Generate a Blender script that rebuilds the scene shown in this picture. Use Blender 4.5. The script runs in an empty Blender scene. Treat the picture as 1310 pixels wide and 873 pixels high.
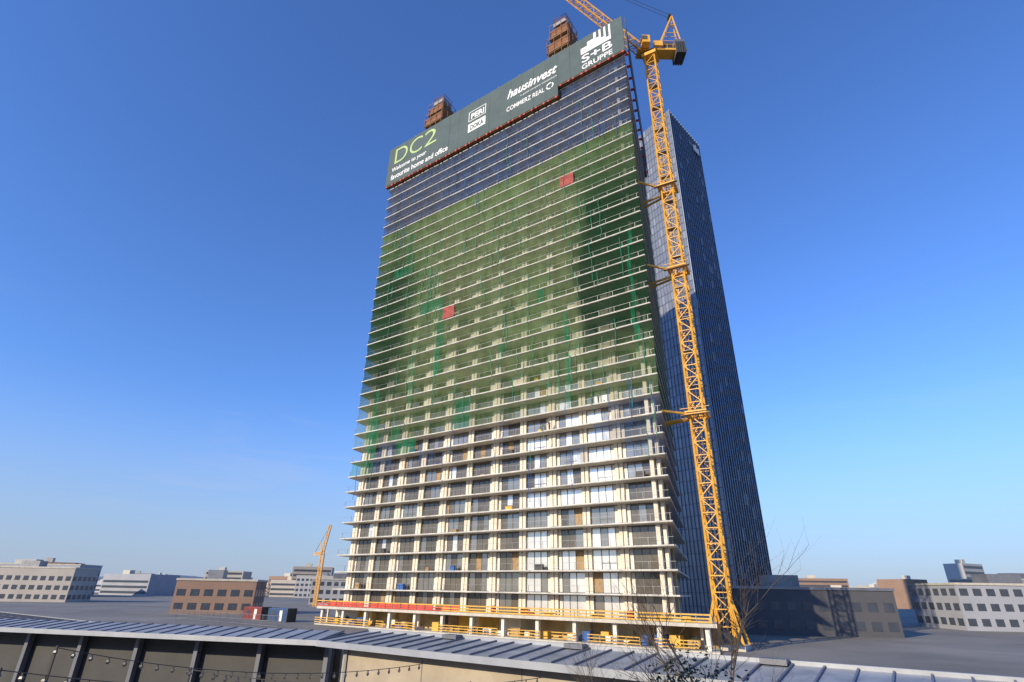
import bpy, math, random, bmesh
from mathutils import Vector, Matrix
random.seed(7)
R=random.random
def U(a,b): return random.uniform(a,b)
scene=bpy.context.scene
G=-6.8   # ground level (camera eye at z=0)

# ------------------------------------------------------------ materials
def newmat(name):
    m=bpy.data.materials.new(name); m.use_nodes=True
    nt=m.node_tree; b=nt.nodes['Principled BSDF']; return m,nt,b
def mat(name,col,rough=.7,metal=0,var=.15,scale=.6,bump=0,spec=.5,stretch=(1,1,1)):
    m,nt,b=newmat(name)
    b.inputs['Roughness'].default_value=rough; b.inputs['Metallic'].default_value=metal
    b.inputs['Specular IOR Level'].default_value=spec
    tc=nt.nodes.new('ShaderNodeTexCoord'); mp=nt.nodes.new('ShaderNodeMapping')
    mp.inputs['Scale'].default_value=stretch
    nt.links.new(tc.outputs['Object'],mp.inputs[0])
    n=nt.nodes.new('ShaderNodeTexNoise'); n.inputs['Scale'].default_value=scale; n.inputs['Detail'].default_value=6
    n.inputs['Roughness'].default_value=.65
    nt.links.new(mp.outputs[0],n.inputs['Vector'])
    r=nt.nodes.new('ShaderNodeValToRGB'); r.color_ramp.elements[0].position=.3; r.color_ramp.elements[1].position=.7
    r.color_ramp.elements[0].color=tuple(c*(1-var) for c in col)+(1,)
    r.color_ramp.elements[1].color=tuple(min(1,c*(1+var)) for c in col)+(1,)
    nt.links.new(n.outputs['Fac'],r.inputs[0]); nt.links.new(r.outputs[0],b.inputs['Base Color'])
    if bump:
        bp=nt.nodes.new('ShaderNodeBump'); bp.inputs['Strength'].default_value=bump
        nt.links.new(n.outputs['Fac'],bp.inputs['Height']); nt.links.new(bp.outputs[0],b.inputs['Normal'])
    return m
M={}
M['slab']=mat('slab_concrete',(.52,.48,.40),.8,var=.2,scale=.8)
M['edge']=mat('slab_edge',(.54,.52,.46),.8,var=.3,scale=.5)
M['pillar']=mat('pillar_render',(.72,.64,.51),.8,var=.14,scale=.4)
M['panel']=mat('white_panel',(.70,.66,.58),.6,var=.08)
M['inner']=mat('inner_wall',(.54,.46,.30),.9,var=.4,scale=.25)
M['wood']=mat('timber_panel',(.33,.22,.11),.8,var=.3,scale=1.5)
M['frame']=mat('window_frame',(.14,.13,.12),.5,var=.1)
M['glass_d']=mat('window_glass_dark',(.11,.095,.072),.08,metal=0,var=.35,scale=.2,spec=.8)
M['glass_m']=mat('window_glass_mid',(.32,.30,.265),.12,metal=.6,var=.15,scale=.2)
M['glass_b']=mat('window_glass_bright',(.80,.77,.71),.2,metal=.5,var=.12,scale=.2)  # pale base colour stands in for bright sky reflected in the panes
M['banner']=mat('banner_fabric',(.065,.098,.098),.75,var=.15,scale=.25)
M['white']=mat('banner_white',(.8,.8,.78),.7,var=.03)
M['lime']=mat('banner_lime',(.42,.55,.22),.7,var=.03)
M['red']=mat('red_tarpaulin',(.30,.05,.035),.7,var=.35,scale=1)
M['redrail']=mat('red_guard',(.55,.07,.04),.6,var=.2)
M['rust']=mat('formwork_brown',(.22,.09,.04),.8,var=.4,scale=1.2)
M['steel']=mat('steel_grey',(.25,.25,.26),.5,metal=.6,var=.2)
M['yellow']=mat('guard_yellow',(.72,.40,.06),.6,var=.2,scale=1)
M['crane']=mat('crane_paint',(.80,.41,.05),.5,var=.15,scale=.5)
M['dark']=mat('dark_steel',(.05,.05,.05),.6,var=.2)
M['emer']=mat('emerald_sheet',(.02,.26,.14),.7,var=.3)
M['blue']=mat('blue_strap',(.03,.10,.30),.7,var=.3)
M['bwall']=mat('podium_wall',(.46,.32,.15),.9,var=.4,scale=.3)

# ------------------------------------------------------------ mesh helper
class MB:
    def __init__(s): s.v=[];s.f=[];s.m=[];s.mats=[]
    def mi(s,k):
        k=M[k] if isinstance(k,str) else k
        if k not in s.mats: s.mats.append(k)
        return s.mats.index(k)
    def quad(s,ps,k):
        n=len(s.v); s.v+= [tuple(p) for p in ps]; s.f.append(tuple(range(n,n+len(ps)))); s.m.append(s.mi(k))
    def hexa(s,c,k):
        n=len(s.v); s.v+=[tuple(p) for p in c]; i=s.mi(k)
        for f in ((0,3,2,1),(4,5,6,7),(0,1,5,4),(1,2,6,5),(2,3,7,6),(3,0,4,7)):
            s.f.append(tuple(n+j for j in f)); s.m.append(i)
    def prism(s,poly,z0,z1,k):
        n=len(s.v); N=len(poly); i=s.mi(k)
        s.v+=[(p[0],p[1],z0) for p in poly]+[(p[0],p[1],z1) for p in poly]
        s.f.append(tuple(n+j for j in reversed(range(N)))); s.m.append(i)
        s.f.append(tuple(n+N+j for j in range(N))); s.m.append(i)
        for j in range(N):
            s.f.append((n+j,n+(j+1)%N,n+N+(j+1)%N,n+N+j)); s.m.append(i)
    def beam(s,p,q,t,k,t2=None):
        p=Vector(p);q=Vector(q); d=(q-p)
        if d.length<1e-6: return
        d.normalize(); a=Vector((0,0,1)) if abs(d.z)<.9 else Vector((1,0,0))
        x=d.cross(a).normalized(); y=d.cross(x); t2=t if t2 is None else t2
        c=[p+(x*i+y*j)*t/2 for i,j in ((-1,-1),(1,-1),(1,1),(-1,1))]+[q+(x*i+y*j)*t2/2 for i,j in ((-1,-1),(1,-1),(1,1),(-1,1))]
        s.hexa(c,k)
    def obj(s,name,parent=None,smooth=False):
        me=bpy.data.meshes.new(name); me.from_pydata(s.v,[],s.f)
        for m in s.mats: me.materials.append(m)
        me.polygons.foreach_set('material_index',s.m)
        me.update()
        bm=bmesh.new(); bm.from_mesh(me); bmesh.ops.recalc_face_normals(bm,faces=bm.faces); bm.to_mesh(me); bm.free()
        o=bpy.data.objects.new(name,me); scene.collection.objects.link(o)
        if parent: o.parent=parent
        return o
def empty(name):
    o=bpy.data.objects.new(name,None); scene.collection.objects.link(o); return o
class Frame:
    def __init__(s,o,eu,ew): s.o=Vector((o[0],o[1],0)); s.u=Vector((eu[0],eu[1],0)).normalized(); s.w=Vector((ew[0],ew[1],0)).normalized()
    def p(s,u,w,z): return s.o+s.u*u+s.w*w+Vector((0,0,z))
    def box(s,mb,u0,u1,w0,w1,z0,z1,k):
        mb.hexa([s.p(u0,w0,z0),s.p(u1,w0,z0),s.p(u1,w1,z0),s.p(u0,w1,z0),s.p(u0,w0,z1),s.p(u1,w0,z1),s.p(u1,w1,z1),s.p(u0,w1,z1)],k)

# ------------------------------------------------------------ construction tower
P0=(23.5,81.0)
E1=Vector((-.8176,.5758,0)); N1=Vector((.5758,.8176,0))
E2=Vector((.3295,.9442,0)); N2=Vector((-.9442,.3295,0))
A=Frame(P0,E1,N1); B=Frame(P0,E2,N2)
LU=73.0; LV=40.6; SK=1/.957
def sk(u,v):
    p=Vector((P0[0],P0[1],0))+E1*u+E2*v; return (p.x,p.y)
tower=empty('construction_tower')
Z0=-3.4; FH=3.25; NF=34        # top slab at 107
OV=2.0*SK
slabs=MB(); walls=MB(); glaz=MB(); inner=MB()
NB=11; W0=2.0*SK+.3; W1=LU-2.0*SK-.3; BW=(W1-W0)/NB
for k in range(NF+1):
    z=Z0+k*FH
    if k==0: continue
    th=.20
    j=U(-.08,.08)
    slabs.prism([sk(0+j,0),sk(LU+j,0),sk(LU+j,LV),sk(0+j,LV)],z-th,z,'slab')
    u=.02+j
    while u<LU+j-.1:
        l=min(6.1,LU+j-u-.02); d=U(-.03,.03)
        A.box(slabs,u,u+l-.05,-.06+d,-.003,z-.15,z+.02+U(0,.03),'edge'); u+=l
    B.box(slabs,.08,LV,-.05-j*.9,-.003-j*.9,z-.15,z+.03,'edge')
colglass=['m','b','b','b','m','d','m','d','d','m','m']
for k in range(NF):
    z=Z0+k*FH; zt=z+FH-.20
    built = z<31+U(-2,2)
    half = (not built) and z<52
    for b in range(NB+1):
        u=W0+b*BW
        A.box(walls,u-.66,u-.08,1.95,2.6,z,zt,'pillar')
        A.box(walls,u+.08,u+.66,1.95,2.6,z,zt,'pillar')
        A.box(walls,u-.08,u+.08,2.2,2.5,z,zt,'frame')
    for b in range(NB):
        u0=W0+b*BW+.66; u1=u0+BW-1.32; w=u1-u0
        if built:
            cells=[(0,.16),(.16,.42),(.42,.68),(.68,1)] if b%2 else [(0,.34),(.34,.6),(.6,.86),(.86,1)]
            t=colglass[b]; rr=R()
            for ci,(a0,a1) in enumerate(cells):
                x0=u0+w*a0; x1=u0+w*a1
                r=R()*.5+rr*.5
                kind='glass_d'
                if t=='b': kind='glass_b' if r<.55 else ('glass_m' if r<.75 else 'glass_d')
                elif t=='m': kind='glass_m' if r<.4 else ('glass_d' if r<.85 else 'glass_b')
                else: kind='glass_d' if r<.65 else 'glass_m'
                if (b%2 and ci==0) or (not b%2 and ci==3):
                    kind='panel' if R()<.7 else 'pillar'
                if R()<.03: kind='wood'
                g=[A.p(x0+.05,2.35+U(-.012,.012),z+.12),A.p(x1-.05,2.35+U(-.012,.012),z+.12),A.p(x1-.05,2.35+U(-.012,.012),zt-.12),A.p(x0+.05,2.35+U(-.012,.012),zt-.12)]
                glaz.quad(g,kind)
                A.box(glaz,x0-.05,x0+.05,2.28,2.45,z+.12,zt-.12,'frame')
            A.box(glaz,u1-.05,u1-.002,2.28,2.45,z+.12,zt-.12,'frame')
            A.box(glaz,u0+.002,u1-.002,2.27,2.46,z+.002,z+.12,'frame')
            A.box(glaz,u0+.002,u1-.002,2.27,2.46,zt-.12,zt-.002,'frame')
            if R()<.15:
                A.box(glaz,u0+w*.2,u0+w*.7,2.26,2.3,z+1.0,z+1.08,'frame')
            if R()<.1:
                A.box(glaz,u0+w*.2,u0+w*.2+U(.5,1.5),.9,1.5,z+.003,z+U(.4,1.2),random.choice(['wood','blue','dark','yellow']))
        else:
            if R()<(.6 if half else .25):
                A.box(walls,u0+.002,u0+w*U(.2,.45),2.25,2.45,z,zt,'pillar')
            if half and R()<.5:
                x=u0+w*.5; A.box(glaz,x,u1-.01,2.3,2.36,z+.1,zt-.1,'glass_d')
            if R()<.25:
                A.box(walls,u0+w*.6,u0+w*.6+U(.3,1.2),3,3.6,z+.002,z+U(.6,2.2),random.choice(['wood','yellow','pillar','dark']))
    A.box(inner,W0,W1,6,6.2,z,zt,'inner')
    for b in range(NB):
        if R()<.5: A.box(inner,W0+b*BW+U(0,3),W0+b*BW+U(3.2,6),4.2,4.4,z+.003,zt-.003,'pillar' if R()<.5 else 'inner')
    ns=6; s0=OV+.3; bw=(LV-2*s0)/ns
    for b in range(ns+1):
        B.box(walls,s0+b*bw-.6,s0+b*bw+.6,2.0,2.6,z,zt,'pillar')
    for b in range(ns):
        B.box(glaz,s0+b*bw+.6,s0+(b+1)*bw-.6,2.3,2.4,z+.002,zt-.002,'glass_d' if R()<.7 else 'glass_m')
    fr=[sk(LU-OV,OV),sk(LU-OV,LV-OV),sk(LU-OV-.4,LV-OV),sk(LU-OV-.4,OV)]
    walls.prism(fr,z,zt,'pillar')
    fr=[sk(OV+.5,LV-OV),sk(LU-OV-.5,LV-OV),sk(LU-OV-.5,LV-OV-.4),sk(OV+.5,LV-OV-.4)]
    walls.prism(fr,z,zt,'pillar')
slabs.obj('slabs',tower); walls.obj('piers',tower); glaz.obj('glazing',tower); inner.obj('interior_walls',tower)

posts=MB()
for k in range(1,NF):
    z=Z0+k*FH
    u=U(.3,1.5)
    while u<LU:
        A.box(posts,u,u+.05,.1,.16,z,z+1.1,'steel'); u+=3.0
    A.box(posts,.1,LU-.1,.07,.1,z+1.05,z+1.09,'steel')
posts.obj('guard_rails',tower)

def netmat(name,c1,c2,base,shade_bands=False,trans=.2):
    m=bpy.data.materials.new(name); m.use_nodes=True; nt=m.node_tree; nt.nodes.clear()
    N=nt.nodes.new; L=nt.links.new
    out=N('ShaderNodeOutputMaterial'); mix=N('ShaderNodeMixShader'); tr=N('ShaderNodeBsdfTransparent')
    df=N('ShaderNodeBsdfDiffuse'); tl=N('ShaderNodeBsdfTranslucent'); m2=N('ShaderNodeMixShader'); m2.inputs[0].default_value=trans
    tc=N('ShaderNodeTexCoord'); n=N('ShaderNodeTexNoise'); n.inputs['Scale'].default_value=.10; n.inputs['Detail'].default_value=5
    mp=N('ShaderNodeMapping'); mp.inputs['Scale'].default_value=(1,1,.4); L(tc.outputs['Object'],mp.inputs[0]); L(mp.outputs[0],n.inputs['Vector'])
    n2=N('ShaderNodeTexNoise'); n2.inputs['Scale'].default_value=.8; n2.inputs['Detail'].default_value=6
    mp2=N('ShaderNodeMapping'); mp2.inputs['Scale'].default_value=(1,1,.25); L(tc.outputs['Object'],mp2.inputs[0]); L(mp2.outputs[0],n2.inputs['Vector'])
    cr=N('ShaderNodeMix'); cr.data_type='RGBA'; cr.inputs[6].default_value=c1+(1,); cr.inputs[7].default_value=c2+(1,)
    def mr(src,a,b,c,d):
        x=N('ShaderNodeMapRange'); x.interpolation_type='SMOOTHSTEP'
        for i,v in zip((1,2,3,4),(a,b,c,d)): x.inputs[i].default_value=v
        L(src,x.inputs[0]); return x.outputs[0]
    def ma(op,a,b):
        x=N('ShaderNodeMath'); x.operation=op
        for i,v in enumerate((a,b)):
            if isinstance(v,(int,float)): x.inputs[i].default_value=v
            else: L(v,x.inputs[i])
        return x.outputs[0]
    d=ma('ADD',mr(n.outputs['Fac'],.35,.65,base-.09,base+.09),mr(n2.outputs['Fac'],.35,.7,-.05,.06))
    cf=mr(n2.outputs['Fac'],.3,.7,0,1)
    if shade_bands:
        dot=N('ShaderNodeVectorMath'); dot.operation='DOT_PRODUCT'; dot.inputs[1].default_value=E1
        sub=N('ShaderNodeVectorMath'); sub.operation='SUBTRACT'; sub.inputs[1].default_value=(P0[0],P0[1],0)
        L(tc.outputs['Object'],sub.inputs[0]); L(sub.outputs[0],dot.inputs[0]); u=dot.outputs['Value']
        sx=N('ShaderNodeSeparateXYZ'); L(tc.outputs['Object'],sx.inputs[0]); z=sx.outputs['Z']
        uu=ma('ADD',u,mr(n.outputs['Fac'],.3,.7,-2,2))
        shade_band=ma('MAXIMUM',mr(uu,11.5,16,1,0),mr(uu,55,63,0,.95))  # dark zones of uneven reflected light, painted into net colour and density
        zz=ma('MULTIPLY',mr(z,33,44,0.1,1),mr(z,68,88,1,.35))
        bz=ma('MULTIPLY',shade_band,zz)
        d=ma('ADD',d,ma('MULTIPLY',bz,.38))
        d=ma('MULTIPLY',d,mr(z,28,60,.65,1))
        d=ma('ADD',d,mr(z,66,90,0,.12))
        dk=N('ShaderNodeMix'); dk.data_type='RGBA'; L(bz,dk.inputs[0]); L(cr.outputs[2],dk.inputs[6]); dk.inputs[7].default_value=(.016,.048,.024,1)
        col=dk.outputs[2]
    else: col=cr.outputs[2]
    L(cf,cr.inputs[0]); L(col,df.inputs[0]); L(col,tl.inputs[0])
    L(df.outputs[0],m2.inputs[1]); L(tl.outputs[0],m2.inputs[2])
    L(d,mix.inputs[0]); L(tr.outputs[0],mix.inputs[1]); L(m2.outputs[0],mix.inputs[2]); L(mix.outputs[0],out.inputs[0])
    return m
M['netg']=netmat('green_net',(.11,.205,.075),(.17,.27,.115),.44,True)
M['netb']=netmat('blue_net',(.03,.065,.16),(.055,.11,.24),.52)
M['netb2']=netmat('light_blue_net',(.03,.07,.18),(.06,.13,.26),.26)
M['nete']=netmat('emerald_net',(.01,.20,.09),(.02,.27,.13),.36)
M['nets']=netmat('side_net',(.01,.12,.08),(.02,.17,.12),.6)
def panel(mb,fr,u0,u1,z0,z1,k,w=.12,step=2.4):
    n=max(1,int((u1-u0)/step)); zs=[z0,z0+(z1-z0)*.35,z0+(z1-z0)*.7,z1]
    g=[]
    for i in range(n+1):
        u=u0+(u1-u0)*i/n
        g.append([fr.p(u,w+(0 if j in(0,3) else U(.0,.35)),zz) for j,zz in enumerate(zs)])
    for i in range(n):
        for j in range(3): mb.quad([g[i][j],g[i+1][j],g[i+1][j+1],g[i][j+1]],k)
ng=MB();nb=MB();ne=MB();nsd=MB()
for k in range(1,NF):
    z=Z0+k*FH+.05; z1=z+FH-.27
    if 29<z<87:
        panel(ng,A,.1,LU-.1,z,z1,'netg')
    elif z>=87: panel(nb,A,.1,LU-.1,z,z1,'netb')
    elif z>14:
        u=.1
        while u<LU-6:
            l=U(3,9)
            p=(.6 if (u>50 or u<6) else .15)*(1 if z>20 else .5)
            if R()<p: panel(nb,A,u,min(u+l,LU-.1),z,z1,'netb2' if u<40 or z<20 or R()<.55 else 'nete')
            u+=l
    if z>8:
        panel(nsd,B,.3,LV-.2,z,z1,'nets' if 45<z<90 else ('netb' if z>=90 else ('nets' if 28<z else 'netb2')),.1)
for (u0,u1,k0,k1) in ((60,66,23,24),(61,62,24,27),(48,55,19,20),(47.5,49.5,14,19),(65,69,9,12),(58,61,10,11),(53,57,9,10),(39,43,10,12),(55.5,56.5,12,17),(21,23,17,18),(31,32,13,15),(2.5,3.2,12,20),(16,16.8,10,16),(66,67,12,14)):
    for k in range(k0,k1):
        z=Z0+k*FH+.05; panel(ne,A,u0+U(-.4,.4),u1+U(-.4,.4),z,z+FH-.27,'nete',-.1,1.2)
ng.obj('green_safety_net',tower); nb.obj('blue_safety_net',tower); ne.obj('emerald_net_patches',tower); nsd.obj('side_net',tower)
tp=MB()
for (u0,u1,k) in ((13.6,16.9,25),(44.6,48.0,18)):
    z=Z0+k*FH
    panel(tp,A,u0,u1,z+.1,z+FH-.3,'red',-.25,1)
for i in range(150):
    u=U(1,LU-1); z=U(20,104); l=U(2,9)
    k='blue' if (z>86 or z<34) and R()<.8 else 'emer'
    pts=[A.p(u+U(-.25,.25),-.14+U(-.05,.02),z-l*j/4) for j in range(5)]
    for j in range(4): tp.beam(pts[j],pts[j+1],.07,k)
tp.obj('tarpaulins_and_straps',tower)

# banner / enclosure at the top
bn=MB()
BZ0=104.6; BZ1=118.6; BZR=107.6; US=17.2
nseg=22
for i in range(nseg):
    u0=-.6+(LU+1.2)*i/nseg; u1=-.6+(LU+1.2)*(i+1)/nseg
    zb=BZR if u1<US+.8 else BZ0
    A.box(bn,u0,u1-.03,-1.0+U(-.02,.02),-.8,zb,BZ1+U(-.05,.05),'banner')
    A.box(bn,u0,u1-.1,-.95,-.05,zb-.35,zb-.12,'rust')
    A.box(bn,u0+.3,u0+.75,-1.05,-.6,zb-.6,zb-.12,'redrail')
    A.box(bn,u1-.9,u1-.5,-1.05,-.6,zb-.55,zb-.12,'redrail')
for i in range(13):
    u0=-.8+(LV+1.2)*i/13; u1=-.8+(LV+1.2)*(i+1)/13
    B.box(bn,u0,u1-.03,-1.0,-.8,BZR-.3,BZ1-.5,'banner')
    B.box(bn,u0+.5,u0+1,-.95,-.1,BZR-.7,BZR-.35,'redrail')
for (a,b_) in (((LU+.6,-.5),(LU+.6,LV+.6)),((LU+.6,LV+.6),(-.6,LV+.6))):
    p=sk(*a);q=sk(*b_); d=(Vector(q)-Vector(p)).normalized(); nn=Vector((-d.y,d.x))*.2
    bn.prism([p,q,(q[0]+nn.x,q[1]+nn.y),(p[0]+nn.x,p[1]+nn.y)],BZR,BZ1-.4,'banner')
u=1.
while u<LU:
    A.box(bn,u,u+.14,-.78,-.6,BZR,BZ1+U(.1,.6),'steel'); u+=3.3
bn.prism([sk(.3,.3),sk(LU-.3,.3),sk(LU-.3,LV-.3),sk(.3,LV-.3)],110.0,110.3,'slab')
bn.obj('banner_screen',tower)
def text(body,u_left,z,width,h,matk,shear=0,bold=.0,w=-1.03,align_h=None):
    c=bpy.data.curves.new('t','FONT'); c.body=body; c.extrude=.01; c.shear=shear; c.offset=bold
    c.size=1; c.materials.append(M[matk])
    o=bpy.data.objects.new('lettering_'+body.split()[0].lower().replace('+','_'),c); scene.collection.objects.link(o)
    bpy.context.view_layer.update()
    dx,dy=o.dimensions.x,o.dimensions.y
    X=-E1; Y=Vector((0,0,1)); Z=-N1; p=A.p(u_left,w,z)
    mt=Matrix(((X.x*width/dx,Y.x,Z.x,p.x),(X.y*width/dx,Y.y,Z.y,p.y),(0,h/dy,0,p.z),(0,0,0,1)))
    o.matrix_world=mt; o.parent=tower; o.matrix_parent_inverse=Matrix()
    return o
text('DC',71.6,111.8,10.8,5.6,'lime',0,-.008)
text('2',59.8,111.8,4.6,5.6,'lime',0,-.008)
text('Welcome to your',71.6,109.1,13.5,1.9,'white',0,.015)
text('favourite home and office',71.6,106.1,21.5,1.9,'white',0,.015)
text('hausinvest',31.0,112.4,14.6,2.9,'white',.35,.02)
text('in good company everywhere',27.0,110.9,10.5,.7,'white')
text('COMMERZ REAL',31.0,108.0,11.0,1.5,'white',0,.01)
text('PERI',42.6,112.6,4.3,1.9,'white',0,.03)
text('DOKA',42.6,108.7,4.3,1.7,'banner',0,.03,w=-1.09)
text('S+B',9.9,110.4,7.6,2.4,'white',0,.012)
text('GRUPPE',9.9,108.3,7.6,1.5,'white',0,.012)
lg=MB()
A.box(lg,37.6,43.3,-1.06,-1.021,108.1,111.0,'white')
for a,b_,c,d_ in ((37.6,43.3,111.9,112.1),(37.6,43.3,115.1,115.3),(37.6,37.8,112.1,115.1),(43.1,43.3,112.1,115.1)):
    A.box(lg,a,b_,-1.06,-1.021,c,d_,'white')
A.box(lg,2.3,9.9,-1.05,-1.021,113.2,118.2,'white')
for i,(a,b_,zb) in enumerate(((2.75,3.45,114.4),(3.95,4.65,115.2),(5.15,5.85,116.0))):
    A.box(lg,a,b_,-1.08,-1.051,zb,118.2,'banner')
A.box(lg,6.5,9.9,-1.08,-1.051,116.4,118.22,'banner'); A.box(lg,8.2,9.9,-1.08,-1.051,115.2,116.4,'banner')
for i in range(18):
    a0=2*math.pi*i/18; a1=2*math.pi*(i+1)/18
    if i%6==0: continue
    q=[A.p(18.4+r*math.cos(a),-1.04,108.9+r*math.sin(a)) for r,a in ((.7,a0),(1.05,a0),(1.05,a1),(.7,a1))]
    lg.quad(q,'white')
lg.obj('logo_panels',tower)

core=MB()
def corestack(cx,cy,z0,z1,wd):
    f=Frame((cx,cy),E1,N1); n=5; h=(z1-3.5-z0)/n
    for i in range(n):
        a=wd*(.5 if i%2==0 else .56)-.18*i
        z=z0+i*h
        f.box(core,-a,a,-a,a,z+.12,z+h*.62,'rust')
        f.box(core,-a-.35,a+.35,-a-.35,a+.35,z,z+.12,'wood')
        for s in (-1,1):
            for t in (-1,-.35,.35,1):
                f.box(core,a*t-.06,a*t+.06,s*(a+.3)-.05,s*(a+.3)+.05,z+.12,z+h*.98,'rust')
                f.box(core,s*(a+.3)-.05,s*(a+.3)+.05,a*t-.06,a*t+.06,z+.12,z+h*.98,'rust')
            for zz in (.5,.95):
                f.box(core,-a-.3,a+.3,s*(a+.34)-.04,s*(a+.34)+.04,z+h*zz,z+h*zz+.12,'wood')
                f.box(core,s*(a+.34)-.04,s*(a+.34)+.04,-a-.3,a+.3,z+h*zz+.01,z+h*zz+.13,'wood')
    z=z0+n*h; a=wd*.3
    f.box(core,-a,a,-a,a,z,z+1.2,'steel')
    for i in range(26):
        x=U(-a,a);y=U(-a,a); core.beam(f.p(x,y,z),f.p(x+U(-.2,.2),y+U(-.2,.2),z+U(2,3.6)),.09,'rust')
    for zz in (1.8,2.8):
        for s in (-1,1):
            core.beam(f.p(-a,s*a,z+zz),f.p(a,s*a,z+zz),.1,'rust'); core.beam(f.p(s*a,-a,z+zz),f.p(s*a,a,z+zz),.1,'rust')
corestack(12.3,97,110.3,141.5,6.4)
corestack(-22.3,119,110.3,136,6.6)
for (u,w,k,h,l) in ((27,1.5,'redrail',120.4,5.5),(33,1.5,'rust',120,2),(22,2,'blue',120.8,1.2),(24,2,'steel',120.4,.8)):
    core.beam(A.p(u,w,110.3),A.p(u,w,h),.15,k); core.beam(A.p(u-l,w,110.3),A.p(u-l,w,h),.15,k)
    core.beam(A.p(u,w,h),A.p(u-l,w,h),.14,k); core.beam(A.p(u,w,h-.8),A.p(u-l,w,h-.8),.1,k)
core.obj('climbing_cores',tower)

pd=MB()
pd.prism([sk(-4.4,-1.2),sk(LU+3,-1.2),sk(LU+3,LV+2),sk(-4.4,LV+2)],Z0-.45,Z0,'slab')
pd.prism([sk(-4.4,-1.2),sk(LU+3,-1.2),sk(LU+3,LV+2),sk(-4.4,LV+2)],G+.02,G+.25,'slab')
n=13
for i in range(n):
    u=-3.2+(LU+5)*i/(n-1)
    A.box(pd,u-.28,u+.28,-.4,.2,G+.25,Z0-.45,'panel')
    if i%2==0: A.box(pd,u+1.5,u+1.8,2.4,2.8,G+.25,Z0-.45,'pillar')
u=-3
while u<LU+2:
    l=U(2,5)
    k=random.choice(['bwall','bwall','wood','yellow','inner','dark','pillar'])
    A.box(pd,u,u+l-.05,4.5+U(0,1),5.8,G+.25,Z0-.46,k)
    u+=l
u=-4.2
while u<LU+2.6:
    A.box(pd,u,u+.08,-1.1,-1.02,Z0,Z0+1.15,'steel')
    for zz in (.15,.55,1.0):
        A.box(pd,u,u+1.95,-1.17-.01*R(),-1.12,Z0+zz-.08,Z0+zz+.1,'redrail' if (u>40 and zz<.9) else 'yellow')
    if u>36 and R()<.8: A.box(pd,u+.1,u+1.8,-1.11,-1.09,Z0+.05,Z0+1.0,'redrail')
    if R()<.85:
        for zz in (.3,.7,1.1): A.box(pd,u,u+1.95,-1.19,-1.14,G+.25+zz-.06,G+.25+zz+.06,'yellow')
        A.box(pd,u,u+.07,-1.12,-1.05,G+.25,G+1.4,'yellow')
    u+=2.0
v=.9
while v<LV:
    for zz in (.15,.55,1.0): B.box(pd,v,v+1.95,-5.2,-5.14,Z0+zz-.08,Z0+zz+.08,'yellow')
    v+=2
for i in range(50):
    u=U(-3,LU); l=U(.4,2); A.box(pd,u,u+l,.2+U(0,1.5),.9+U(.9,2.),G+.26,G+.3+U(.3,1.5),random.choice(['wood','yellow','wood','dark','panel','blue']))
for i in range(34):
    u=U(-3,LU); l=U(.4,1.8); A.box(pd,u,u+l,-.8,-.2,Z0+.002,Z0+U(.3,1.2),random.choice(['wood','yellow','redrail','dark','panel']))
pd.obj('podium_storey',tower)

# ------------------------------------------------------------ workers on the balconies
M['vest']=mat('work_clothes',(.05,.06,.09),.8,var=.2,scale=5)
M['helmet']=mat('helmet',(.7,.35,.05),.4)
def worker(loc,lean):
    pts=[(0,0,.95),(0,0,1.2),(0,-lean*.3,1.42),(0,-lean*.45,1.55),(0,-lean*.5,1.68),
         (.1,0,.9),(.12,-.05,.5),(.13,.02,.08),(.13,-.14,.04),(-.1,0,.9),(-.13,.1,.5),(-.14,.2,.08),(-.14,.06,.04),
         (.2,-lean*.3,1.4),(.27,-.1-lean*.2,1.15),(.22,-.32-lean*.3,1.05),(-.2,-lean*.3,1.4),(-.27,-.1-lean*.2,1.15),(-.2,-.32-lean*.3,1.08)]
    rad=[.15,.14,.15,.06,.11,.1,.075,.05,.05,.1,.075,.05,.05,.07,.05,.04,.07,.05,.04]
    ed_=[(0,1),(1,2),(2,3),(3,4),(0,5),(5,6),(6,7),(7,8),(0,9),(9,10),(10,11),(11,12),(2,13),(13,14),(14,15),(2,16),(16,17),(17,18)]
    me=bpy.data.meshes.new('construction_worker'); me.from_pydata(pts,ed_,[]); me.materials.append(M['vest'])
    o=bpy.data.objects.new('construction_worker',me); scene.collection.objects.link(o)
    md=o.modifiers.new('skin','SKIN'); sd_=o.modifiers.new('sub','SUBSURF'); sd_.levels=1; sd_.render_levels=1
    for i,v in enumerate(me.skin_vertices[0].data): v.radius=(rad[i],rad[i]); v.use_root=(i==0)
    o.location=loc; o.rotation_euler=(0,0,math.atan2(E1.y,E1.x)+math.pi)
    h=bpy.data.meshes.new('helmet'); bm=bmesh.new(); bmesh.ops.create_uvsphere(bm,u_segments=12,v_segments=8,radius=.14)
    for v in bm.verts:
        if v.co.z<0: v.co.z*=.15; v.co.x*=1.12; v.co.y*=1.15
    bm.to_mesh(h); bm.free(); h.materials.append(M['helmet'])
    ho=bpy.data.objects.new('helmet',h); scene.collection.objects.link(ho); ho.parent=o; ho.location=(0,-lean*.5,1.72)
worker(A.p(12.2,.75,Z0+10*FH),.5); worker(A.p(20.8,.75,Z0+9*FH),.2); worker(A.p(11.0,.8,Z0+10*FH),.1)

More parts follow.
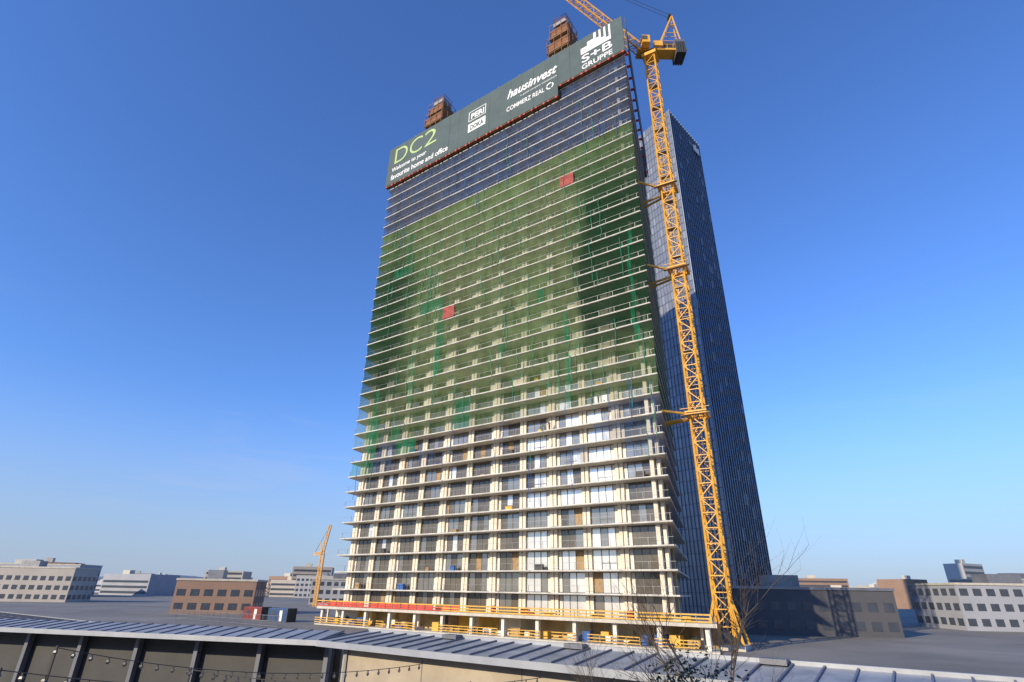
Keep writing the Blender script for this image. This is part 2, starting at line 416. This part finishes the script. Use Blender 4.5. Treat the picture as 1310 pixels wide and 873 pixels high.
# ------------------------------------------------------------ glass skyscraper
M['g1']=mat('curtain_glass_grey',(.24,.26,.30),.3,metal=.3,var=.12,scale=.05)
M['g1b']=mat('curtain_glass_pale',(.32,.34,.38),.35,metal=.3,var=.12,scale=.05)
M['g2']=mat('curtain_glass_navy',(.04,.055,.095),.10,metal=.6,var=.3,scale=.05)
M['mul']=mat('mullion',(.10,.11,.13),.4,metal=.5,var=.1)
M['mul2']=mat('mullion_light',(.24,.27,.32),.4,metal=.4,var=.1)
sky=empty('glass_skyscraper')
C0=Vector((64.0,165.0)); dl=Vector((-.6,1)).normalized(); dr=Vector((18.7,19)).normalized()
HT=185.0; gl=MB(); LL=42; LR=26.6
Cl=C0+dl*LL; Cr=C0+dr*LR; Cb=Cl+dr*LR
def face(o,d,nrm,length,cols,rowsH,kind):
    fr=Frame(o,d,nrm); cw=length/cols; nr=int((HT-G)/rowsH); rh=(HT-G)/nr
    for r in range(nr):
        z=G+r*rh
        for c in range(cols):
            t=[U(-.03,.03) for _ in range(4)]
            k='g2'
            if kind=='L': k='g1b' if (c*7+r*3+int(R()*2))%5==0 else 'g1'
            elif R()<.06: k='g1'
            gl.quad([fr.p(c*cw,t[0],z),fr.p((c+1)*cw,t[1],z),fr.p((c+1)*cw,t[2],z+rh),fr.p(c*cw,t[3],z+rh)],k)
        fr.box(gl,0,length,-.10,.1,z-.09,z+.09,'mul')
    for c in range(cols+1):
        fr.box(gl,c*cw-.06,c*cw+.06,-.28,.08,G,HT,'mul2')
def inward(d,sgn): return Vector((-d.y,d.x))*sgn
nl=inward(dl,-1); nr_=inward(dr,1)
face(C0,dl,nl,LL,28,3.6,'L'); face(C0,dr,nr_,LR,15,3.6,'R')
gl.prism([tuple(C0+(dl+dr)*.4),tuple(Cr+dl*.4-dr*.3),tuple(Cb-dl*.4-dr*.4),tuple(Cl-dl*.4+dr*.4)],G,HT-1.5,'mul')
gl.prism([tuple(Cl),tuple(Cb),tuple(Cr),tuple(Cr-dr*.3+dl*.3),tuple(Cb-dl*.3-dr*.3),tuple(Cl+dr*.3-dl*.3)],G,HT,'g2')
fr=Frame(C0,dr,nr_)
for i in range(5): fr.box(gl,19+i*1.1,19.8+i*1.1,-.7,-.5,176,179+((i*7)%3)*.6,'white')
gl.obj('curtain_wall',sky)

# ------------------------------------------------------------ tower crane
cr=MB(); crane=empty('tower_crane')
CX,CY=30.7,85.3
def lattice(mb,p,q,w,nb,k,ct=.2,dt=.11,up=None,tri=False,w2=None):
    p=Vector(p);q=Vector(q); d=(q-p).normalized(); a=up or Vector((0,1,0))
    x=d.cross(Vector(a)).normalized(); y=d.cross(x).normalized(); w2=w if w2 is None else w2
    def ring(t):
        ww=w+(w2-w)*t; c=p+(q-p)*t
        o=((-1,-1),(1,-1),(1,1),(-1,1)) if not tri else ((-1,-1),(1,-1),(0,1))
        return [c+(x*i+y*j)*ww/2 for i,j in o]
    rs=[ring(i/nb) for i in range(nb+1)]; m=len(rs[0])
    for j in range(m): mb.beam(rs[0][j],rs[nb][j],ct,k)
    for i in range(nb):
        for j in range(m):
            j2=(j+1)%m
            mb.beam(rs[i][j],rs[i][j2],dt,k)
            mb.beam(rs[i][j],rs[i+1][j2],dt,k) if (i+j)%2 else mb.beam(rs[i][j2],rs[i+1][j],dt,k)
a=Frame((CX,CY),(.87,-.5),(.5,.87))
lattice(cr,(CX,CY,G+.6),(CX,CY,111.5),2.15,54,'crane',.24,.12,up=(.5,.87,0))
a.box(cr,-2.6,2.6,-2.6,2.6,G,G+.6,'slab')
for s in (-1,1):
    for t in (-1,1):
        cr.beam(a.p(s*2.4,t*2.4,G+.6),a.p(s*1.07,t*1.07,G+6),.3,'crane')
cr.beam((CX-.3,CY,G),(CX-.3,CY,111),.08,'steel');cr.beam((CX+.2,CY,G),(CX+.2,CY,111),.08,'steel')
for i in range(1,18):
    z=G+i*6.4; a.box(cr,-.9,.9,-.9,.1,z,z+.06,'steel')
for zc in (73.8,54.5,26.8):
    for z in (zc-.25,zc+.25):
        a.box(cr,-1.7,1.7,-1.7,-1.4,z-.15,z+.15,'crane'); a.box(cr,-1.7,1.7,1.4,1.7,z-.15,z+.15,'crane')
        a.box(cr,-1.7,-1.4,-1.4,1.4,z-.15,z+.15,'crane'); a.box(cr,1.4,1.7,-1.4,1.4,z-.15,z+.15,'crane')
    for (v,s,t) in ((2.5,-1.5,-1.2),(9.5,-1.5,1.5),(11,1.5,1.5)):
        cr.beam(a.p(s,t,zc),B.p(v,.05,zc-.1),.32,'crane')
    a.box(cr,-2.3,2.3,-2.3,-1.75,zc-.5,zc-.4,'wood')
    cr.beam(a.p(-2.3,-2.2,zc+.6),a.p(2.3,-2.2,zc+.6),.08,'crane')
b=Frame((CX,CY),(1,0),(0,1))
a.box(cr,-1.6,1.6,-1.6,1.6,111.5,112.4,'crane')
a.box(cr,-1.3,1.3,-1.3,1.3,112.4,113.2,'dark')
b.box(cr,-3,8.2,-1.3,1.3,113.2,113.75,'crane')
for s in (-1.35,1.35):
    cr.beam(b.p(-3,s,114.9),b.p(8,s,114.9),.09,'crane'); 
    for i in range(9): cr.beam(b.p(-3+i*1.35,s,113.7),b.p(-3+i*1.35,s,114.9),.07,'crane')
b.box(cr,3.2,5.2,-1.1,1.1,113.75,115.9,'dark'); b.box(cr,5.6,7.9,-1.5,1.5,112.1,116.6,'steel')
for i in range(4): b.box(cr,5.65+i*.56,6.05+i*.56,-1.75,1.75,111.9,115.6,'dark')
b.box(cr,.6,2.6,-1.9,-1.35,113.8,115.4,'crane')
b.box(cr,-2.4,-.6,-3.1,-1.45,113.3,115.6,'crane'); b.box(cr,-2.55,-1.2,-3.18,-1.9,114.1,115.3,'glass_d')
ap=Vector((CX+6.3,CY,126.5))
for s in (-1,1):
    cr.beam((CX+1.5,CY+s,113.7),ap+Vector((0,s*.4,0)),.28,'crane')
    cr.beam((CX+7.6,CY+s,113.7),ap+Vector((0,s*.4,0)),.22,'crane')
    for t in (.25,.5,.75):
        p1=Vector((CX+1.5,CY+s,113.7)).lerp(ap,t); p2=Vector((CX+7.6,CY+s,113.7)).lerp(ap,t); cr.beam(p1,p2,.12,'crane')
cr.beam(ap+Vector((-.5,-.8,0)),ap+Vector((-.5,.8,0)),.5,'dark')
j0=Vector((CX-1.8,CY,114.2)); jd=Vector((-14.4,0,17.6)).normalized(); j1=j0+jd*52
lattice(cr,j0,j0+jd*46,1.7,26,'crane',.2,.1,up=(0,1,0)); lattice(cr,j0+jd*46,j1,1.7,4,'crane',.2,.1,up=(0,1,0),w2=.6)
for s in (-.4,.4): cr.beam(ap+Vector((0,s,0)),j0+jd*47+Vector((0,s,.6)),.07,'dark')
cr.beam(j1,j1+Vector((0,0,-24)),.06,'dark')
cr.beam(ap+Vector((-.2,0,0)),(CX+4,CY,115.5),.07,'dark')
cr.obj('crane_structure',crane)

# ------------------------------------------------------------ foreground roofed building
M['roof']=mat('standing_seam_zinc',(.32,.34,.36),.5,metal=.2,var=.3,scale=.8)
M['roof2']=mat('zinc_seam',(.17,.18,.21),.45,metal=.35,var=.1)
M['fascia']=mat('zinc_fascia',(.36,.38,.41),.5,metal=.3,var=.15)
M['render']=mat('beige_render',(.40,.34,.26),.9,var=.16,scale=.5,bump=.1)
hb=empty('low_roofed_building'); rf=MB()
EO=Vector((-9.76,32.0)); ed=Vector((.8176,-.5758)); F=Frame(EO,ed,N1)
EZ=-2.5; RZ=-2.2; RW=3.4; RL=52
x=0
while x<RL:
    z0=EZ+U(-.01,.01)
    rf.hexa([F.p(x,0,z0-.06),F.p(x+1,0,z0-.06),F.p(x+1,RW,RZ-.06),F.p(x,RW,RZ-.06),F.p(x,0,z0),F.p(x+1,0,z0),F.p(x+1,RW,RZ),F.p(x,RW,RZ)],'roof')
    rf.beam(F.p(x,.02,EZ+.04),F.p(x,RW,RZ+.04),.06,'roof2')
    x+=1.0
WL=Frame(EO,(-.97,.24),(.24,.97))
x=0
while x<40:
    rf.hexa([WL.p(x,0,EZ-.06),WL.p(x+1,0,EZ-.06),WL.p(x+1,2.6,RZ-.06),WL.p(x,2.6,RZ-.06),WL.p(x,0,EZ),WL.p(x+1,0,EZ),WL.p(x+1,2.6,RZ),WL.p(x,2.6,RZ)],'roof')
    rf.beam(WL.p(x,.02,EZ+.03),WL.p(x,2.6,RZ+.03),.05,'roof2'); x+=1.0
WL.box(rf,0.02,40,-.12,-.002,EZ-.22,EZ+.03,'fascia'); 
F.box(rf,0,RL,-.12,-.002,EZ-.24,EZ+.03,'fascia')
F.box(rf,.2,RL,0.0,.75,EZ-.2,EZ-.12,'fascia')
rf.beam(F.p(0,RW,RZ+.05),F.p(RL,RW,RZ+.05),.16,'fascia')
for u in (6,13,21,30):
    F.box(rf,u,u+.9,RW-.6,RW-.1,RZ,RZ+.18,'roof2')
F.box(rf,1.2,RL,.75,1.0,G,EZ-.12,'render')
x=6.7
while x<RL: F.box(rf,x-.02,x+.02,.738,.752,G,EZ-.2,'roof2'); x+=5.5
WL.box(rf,.0,40,1.6,1.8,G,EZ-.12,'dark')  # near-black wall colour paints in the shaded recess below the eave
for i in range(9): WL.box(rf,i*4.1,i*4.1+.25,1.2,1.55,G,EZ-.12,'roof2')
WL.box(rf,0,40,2.6,2.8,G,RZ-.1,'render'); F.box(rf,1.2,RL,RW-.3,RW,G,RZ-.12,'render')
rf.obj('roof_and_walls',hb)
dp=MB(); dp.beam(F.p(1.5,.68,EZ-.2),F.p(1.5,.68,G),.12,'fascia'); dp.beam(F.p(22,.68,EZ-.2),F.p(22,.68,G),.12,'fascia'); dp.obj('downpipe',hb)

# ------------------------------------------------------------ string lights
sl=MB(); M['bulb']=mat('bulb_glass',(.08,.08,.08),.2,var=.1)
def string(p,q,sag,n):
    p=Vector(p);q=Vector(q); pts=[p.lerp(q,i/n)+Vector((0,0,-sag*4*(i/n)*(1-i/n))) for i in range(n+1)]
    for i in range(n):
        sl.beam(pts[i],pts[i+1],.02,'dark')
        c=pts[i]; sl.beam(c,c+Vector((0,0,-.07)),.04,'dark'); sl.beam(c+Vector((0,0,-.07)),c+Vector((0,0,-.12)),.06,'bulb',.09); sl.beam(c+Vector((0,0,-.12)),c+Vector((0,0,-.18)),.09,'bulb',.04)
string((-13,18,-1.7),(-3.2,25.9,-2.75),.5,28)
string((-12,15,-1.9),(1.5,22.5,-2.75),.45,34)
string((-9.5,19,-2.3),(-1,18,-2.4),.2,22)
for p in ((-13,18,-1.7),(-12,15,-1.9),(-9.5,19,-2.3),(-1,18,-2.4)): sl.beam((p[0],p[1],G),(p[0],p[1],p[2]+.05),.05,'dark')
sl.obj('string_lights')

# ------------------------------------------------------------ vegetation
M['bark']=mat('bark',(.09,.07,.055),.9,var=.3,scale=4)
M['leaf']=mat('leaf',(.035,.06,.022),.6,var=.4,scale=3)
M['leaf2']=mat('leaf_light',(.07,.10,.035),.6,var=.4,scale=3)
def branch(mb,p,d,l,r,lv,maxlv,leaves=None):
    n=3
    for i in range(n):
        q=p+d*l/n; mb.beam(p,q,r*2,'bark',r*2*.85); p=q; r*=.85
        d=(d+Vector((U(-.18,.18),U(-.18,.18),U(-.05,.16)))).normalized()
        if lv<maxlv and i>=(1 if lv==0 else 0):
            for _ in range(2 if lv<3 else 1):
                dd=(d+Vector((U(-1,1),U(-1,1),U(-.2,.6)))*.9).normalized()
                branch(mb,p,dd,l*U(.5,.72),r*.6,lv+1,maxlv,leaves)
    if leaves is not None and lv>=maxlv-1:
        for _ in range(20): leaves.append(p+Vector((U(-.3,.3),U(-.3,.3),U(-.25,.3))))
bt=MB(); random.seed(5); branch(bt,Vector((4.7,14.2,G)),Vector((-.04,0,1)),4.1,.06,0,4); bt.obj('bare_tree')
bt=MB(); random.seed(21); branch(bt,Vector((3.4,15.5,G)),Vector((-.05,0,1)),3.0,.05,0,4); bt.obj('bare_tree')
def leafy(name,x,y,h,seed):
    random.seed(seed); t=MB(); L=[]; branch(t,Vector((x,y,G)),Vector((0,0,1)),h,.07,0,4,L)
    for c in L:
        s=U(.03,.06); d=Vector((U(-1,1),U(-1,1),U(-.3,1))).normalized(); e=d.cross(Vector((U(-1,1),U(-1,1),U(-1,1)))).normalized()
        t.quad([c-d*s,c+e*s*.45,c+d*s,c-e*s*.45],'leaf' if R()<.65 else 'leaf2')
    t.obj(name)
leafy('evergreen_tree',3.0,11.4,2.35,3); leafy('evergreen_tree',4.1,11.8,2.5,5)
random.seed(99)

# ------------------------------------------------------------ ground, road
M['ground']=mat('ground_paving',(.20,.19,.17),.9,var=.3,scale=.05); M['asph']=mat('asphalt',(.05,.05,.052),.85,var=.3,scale=.5); M['kerb']=mat('kerb_stone',(.3,.3,.29),.8)
M['paint']=mat('road_paint',(.7,.7,.68),.7)
g=MB(); g.quad([(-5000,-5000,G),(5000,-5000,G),(5000,5000,G),(-5000,5000,G)],'ground'); g.obj('ground')
rd=MB(); RF=Frame((-9.76,32),ed,N1)
rd.quad([RF.p(-200,22,G+.004),RF.p(200,22,G+.004),RF.p(200,30,G+.004),RF.p(-200,30,G+.004)],'asph')
RF.box(rd,-200,200,21.7,22,G-.05,G+.13,'kerb'); RF.box(rd,-200,200,30,30.3,G-.05,G+.13,'kerb')
for i in range(-40,40): rd.quad([RF.p(i*5,25.9,G+.008),RF.p(i*5+2.5,25.9,G+.008),RF.p(i*5+2.5,26.05,G+.008),RF.p(i*5,26.05,G+.008)],'paint')
rd.obj('road')

# ------------------------------------------------------------ surrounding buildings
wallc=[mat('facade_%d'%i,c,.85,var=.1,scale=.1) for i,c in enumerate(((.42,.38,.33),(.34,.30,.26),(.40,.40,.40),(.28,.18,.13),(.34,.35,.38),(.09,.09,.10)))]
M['win']=mat('distant_window',(.06,.07,.09),.2,var=.2)
def building(name,x,y,w,d,h,ang,ci,fl=3.3):
    mb=MB(); f=Frame((x,y),(math.cos(ang),math.sin(ang)),(-math.sin(ang),math.cos(ang)))
    k=wallc[ci]; f.box(mb,0,w,0,d,G,G+h,k)
    f.box(mb,-.2,w+.2,-.2,d+.2,G+h,G+h+.5,'slab' if ci!=5 else 'steel'); f.box(mb,w*.3,w*.5,d*.3,d*.6,G+h+.5,G+h+2.8,'steel')
    nz=int(h/fl); nx=int(w/3); ny=int(d/3)
    for r in range(nz):
        z=G+r*fl+1
        for c in range(nx): 
            f.box(mb,c*w/nx+.6,c*w/nx+w/nx-.6,-.06,.01,z,z+1.6,'win')
        for c in range(ny):
            f.box(mb,-.06,.01,c*d/ny+.6,c*d/ny+d/ny-.6,z,z+1.6,'win'); f.box(mb,w-.01,w+.06,c*d/ny+.6,c*d/ny+d/ny-.6,z,z+1.6,'win')
    return mb.obj(name)
building('office_building',-88,158,20,14,8,.2,3)
building('office_building',-86,260,30,20,10,.3,2)
building('apartment_building',-205,230,34,16,12,.1,0)
building('apartment_building',-300,330,60,18,16,0,4)
building('office_building',45,118,30,20,8,-.1,5)
building('office_building',110,145,40,20,10,-.1,4)
building('apartment_building',190,230,50,20,14,.1,1)
building('apartment_building',-150,420,40,18,14,.1,2)
building('unseen_shade_block',-130,-34,142,22,20,0,1)  # unseen block added behind the camera to cast shade on the foreground
dc=MB()
for i in range(520):
    an=math.radians(U(-65,65)); d=U(450,2400); x=math.sin(an)*d; y=math.cos(an)*d; w=U(12,50); h=U(6,22)*(1 if R()<.96 else 1.8)
    t=U(-.5,.5); f=Frame((x,y),(math.cos(t),math.sin(t)),(-math.sin(t),math.cos(t)))
    k=random.choice(wallc[:5]); f.box(dc,0,w,0,U(10,25),G,G+h,k)
    f.box(dc,w*.3,w*.45,3,7,G+h,G+h+2.5,'slab')
    for r in range(int(h/3.3)): f.box(dc,1,w-1,-.15,.01,G+r*3.3+1.2,G+r*3.3+2.6,'win')
dc.obj('distant_city')
M['hill']=mat('hill_haze',(.16,.20,.26),.95,var=.1,scale=.01)
hl=MB(); prev=None
for i in range(81):
    an=math.radians(-80+i*2); d=3600; x=math.sin(an)*d; y=math.cos(an)*d; h=28+22*math.sin(i*.31)+12*math.sin(i*.83)+U(-3,3)
    cur=[(x,y,G-2),(x*1.1,y*1.1,G+h)]
    if prev: hl.quad([prev[0],cur[0],cur[1],prev[1]],'hill')
    prev=cur
hl.obj('hills')
c2=MB()
lattice(c2,(-76,238,G),(-76,238,13),1.3,12,'crane',.22,.12); lattice(c2,(-76,238,13),(-74.5,238,24),.9,7,'crane',.18,.1)
lattice(c2,(-76,238,13),(-80,240,12.5),.9,4,'crane',.18,.1); c2.beam((-76.5,238,13),(-77.5,238,17),.3,'crane'); c2.beam((-77.5,238,17),(-80,240,12.8),.1,'dark'); c2.beam((-77.5,238,17),(-74.5,238,24),.1,'dark')
c2.obj('distant_tower_crane')
M['cr']=mat('container_red',(.28,.05,.04),.6);M['cb']=mat('container_blue',(.04,.09,.2),.6);M['cw']=mat('container_white',(.5,.5,.48),.6)
def container(x,y,z,ang,k):
    mb=MB(); f=Frame((x,y),(math.cos(ang),math.sin(ang)),(-math.sin(ang),math.cos(ang)))
    f.box(mb,0,6,0,2.4,z+.05,z+2.6,k)
    for i in range(24): f.box(mb,.1+i*.25,.2+i*.25,-.05,-.002,z+.2,z+2.45,k)
    for (a0,a1) in ((-.02,.1),(5.9,6.02)): f.box(mb,a0,a1,-.08,2.48,z,z+2.65,'dark')
    f.box(mb,1,2.2,-.08,-.052,z+1.1,z+2.0,'win'); f.box(mb,3.6,4.5,-.08,-.052,z+.15,z+2.2,'panel')
    mb.obj('site_container')
for (x,y,lv,k) in ((-52,132,0,'cb'),(-60,138,0,'cr')):
    container(x,y,G+lv*2.7,-.5,M[k])
fn=MB(); f=Frame((-42,112),(-.8176,.5758),N1)
for i in range(16):
    f.box(fn,i*2.5,i*2.5+.06,0,.06,G,G+2,'steel')
    for zz in (.2,1,1.9): f.box(fn,i*2.5+.06,i*2.5+2.5,.01,.05,G+zz,G+zz+.06,'steel')
    for j in range(8): f.box(fn,i*2.5+.3*j+.15,i*2.5+.3*j+.17,.02,.04,G+.2,G+1.9,'steel')
fn.obj('site_fence')

# ------------------------------------------------------------ light, sky, camera
sd=Vector((-.74,-.67,0)).normalized()
el=math.radians(22)
S=Vector((sd.x*math.cos(el),sd.y*math.cos(el),math.sin(el)))
sun=bpy.data.lights.new('sun','SUN'); sun.energy=5.0; sun.angle=math.radians(.5); sun.color=(1,.85,.62)
so=bpy.data.objects.new('sun',sun); scene.collection.objects.link(so); so.rotation_euler=S.to_track_quat('Z','Y').to_euler()
w=bpy.data.worlds.new('World'); scene.world=w; w.use_nodes=True; nt=w.node_tree
bg=nt.nodes['Background']; st=nt.nodes.new('ShaderNodeTexSky'); st.sky_type='NISHITA'; st.sun_disc=False
st.sun_elevation=el; st.sun_rotation=math.atan2(sd.x,sd.y); st.dust_density=.5; st.ozone_density=3.0; st.air_density=1.2; st.altitude=200
L=nt.links.new
gn=nt.nodes.new('ShaderNodeMix'); gn.data_type='RGBA'; gn.blend_type='MULTIPLY'; gn.inputs[0].default_value=1; gn.inputs[7].default_value=(.74,1.06,1.72,1)
tc=nt.nodes.new('ShaderNodeTexCoord'); mp=nt.nodes.new('ShaderNodeMapping'); mp.inputs['Scale'].default_value=(1.2,1.2,9); mp.inputs['Rotation'].default_value=(.25,.1,0)
nz=nt.nodes.new('ShaderNodeTexNoise'); nz.inputs['Scale'].default_value=2.2; nz.inputs['Detail'].default_value=7; nz.inputs['Distortion'].default_value=.6
rp=nt.nodes.new('ShaderNodeMapRange'); rp.inputs[1].default_value=.56; rp.inputs[2].default_value=.8; rp.inputs[3].default_value=0; rp.inputs[4].default_value=.35
sx=nt.nodes.new('ShaderNodeSeparateXYZ'); lo=nt.nodes.new('ShaderNodeMapRange'); lo.inputs[1].default_value=.08; lo.inputs[2].default_value=.4; lo.inputs[3].default_value=1; lo.inputs[4].default_value=0
mu=nt.nodes.new('ShaderNodeMath'); mu.operation='MULTIPLY'
hz=nt.nodes.new('ShaderNodeMapRange'); hz.interpolation_type='SMOOTHSTEP'; hz.inputs[1].default_value=-.05; hz.inputs[2].default_value=.32; hz.inputs[3].default_value=.85; hz.inputs[4].default_value=0
hm=nt.nodes.new('ShaderNodeMix'); hm.data_type='RGBA'; hm.inputs[7].default_value=(2.9,3.5,4.8,1)
cm=nt.nodes.new('ShaderNodeMix'); cm.data_type='RGBA'; cm.inputs[7].default_value=(4.5,4.6,5.2,1)
L(tc.outputs['Generated'],mp.inputs[0]); L(mp.outputs[0],nz.inputs['Vector']); L(nz.outputs['Fac'],rp.inputs[0]); L(tc.outputs['Generated'],sx.inputs[0]); L(sx.outputs['Z'],lo.inputs[0]); L(sx.outputs['Z'],hz.inputs[0])
L(rp.outputs[0],mu.inputs[0]); L(lo.outputs[0],mu.inputs[1]); L(st.outputs[0],gn.inputs[6]); L(gn.outputs[2],hm.inputs[6]); L(hz.outputs[0],hm.inputs[0]); L(hm.outputs[2],cm.inputs[6]); L(mu.outputs[0],cm.inputs[0]); L(cm.outputs[2],bg.inputs[0])
bg.inputs[1].default_value=.135
cam=bpy.data.cameras.new('camera'); co=bpy.data.objects.new('camera',cam); scene.collection.objects.link(co)
cam.sensor_width=36; cam.sensor_fit='HORIZONTAL'; cam.lens=36*691/1310; cam.clip_end=9000; cam.clip_start=.1
fwd=Vector((0,.9075,.4201)).normalized(); up=Vector((-.0181,-.42,.9073)); right=fwd.cross(up).normalized(); up=right.cross(fwd)
mx=Matrix((right,up,-fwd)).transposed().to_4x4(); co.matrix_world=mx
scene.camera=co
scene.view_settings.view_transform='Standard'; scene.view_settings.look='None'; scene.view_settings.exposure=0
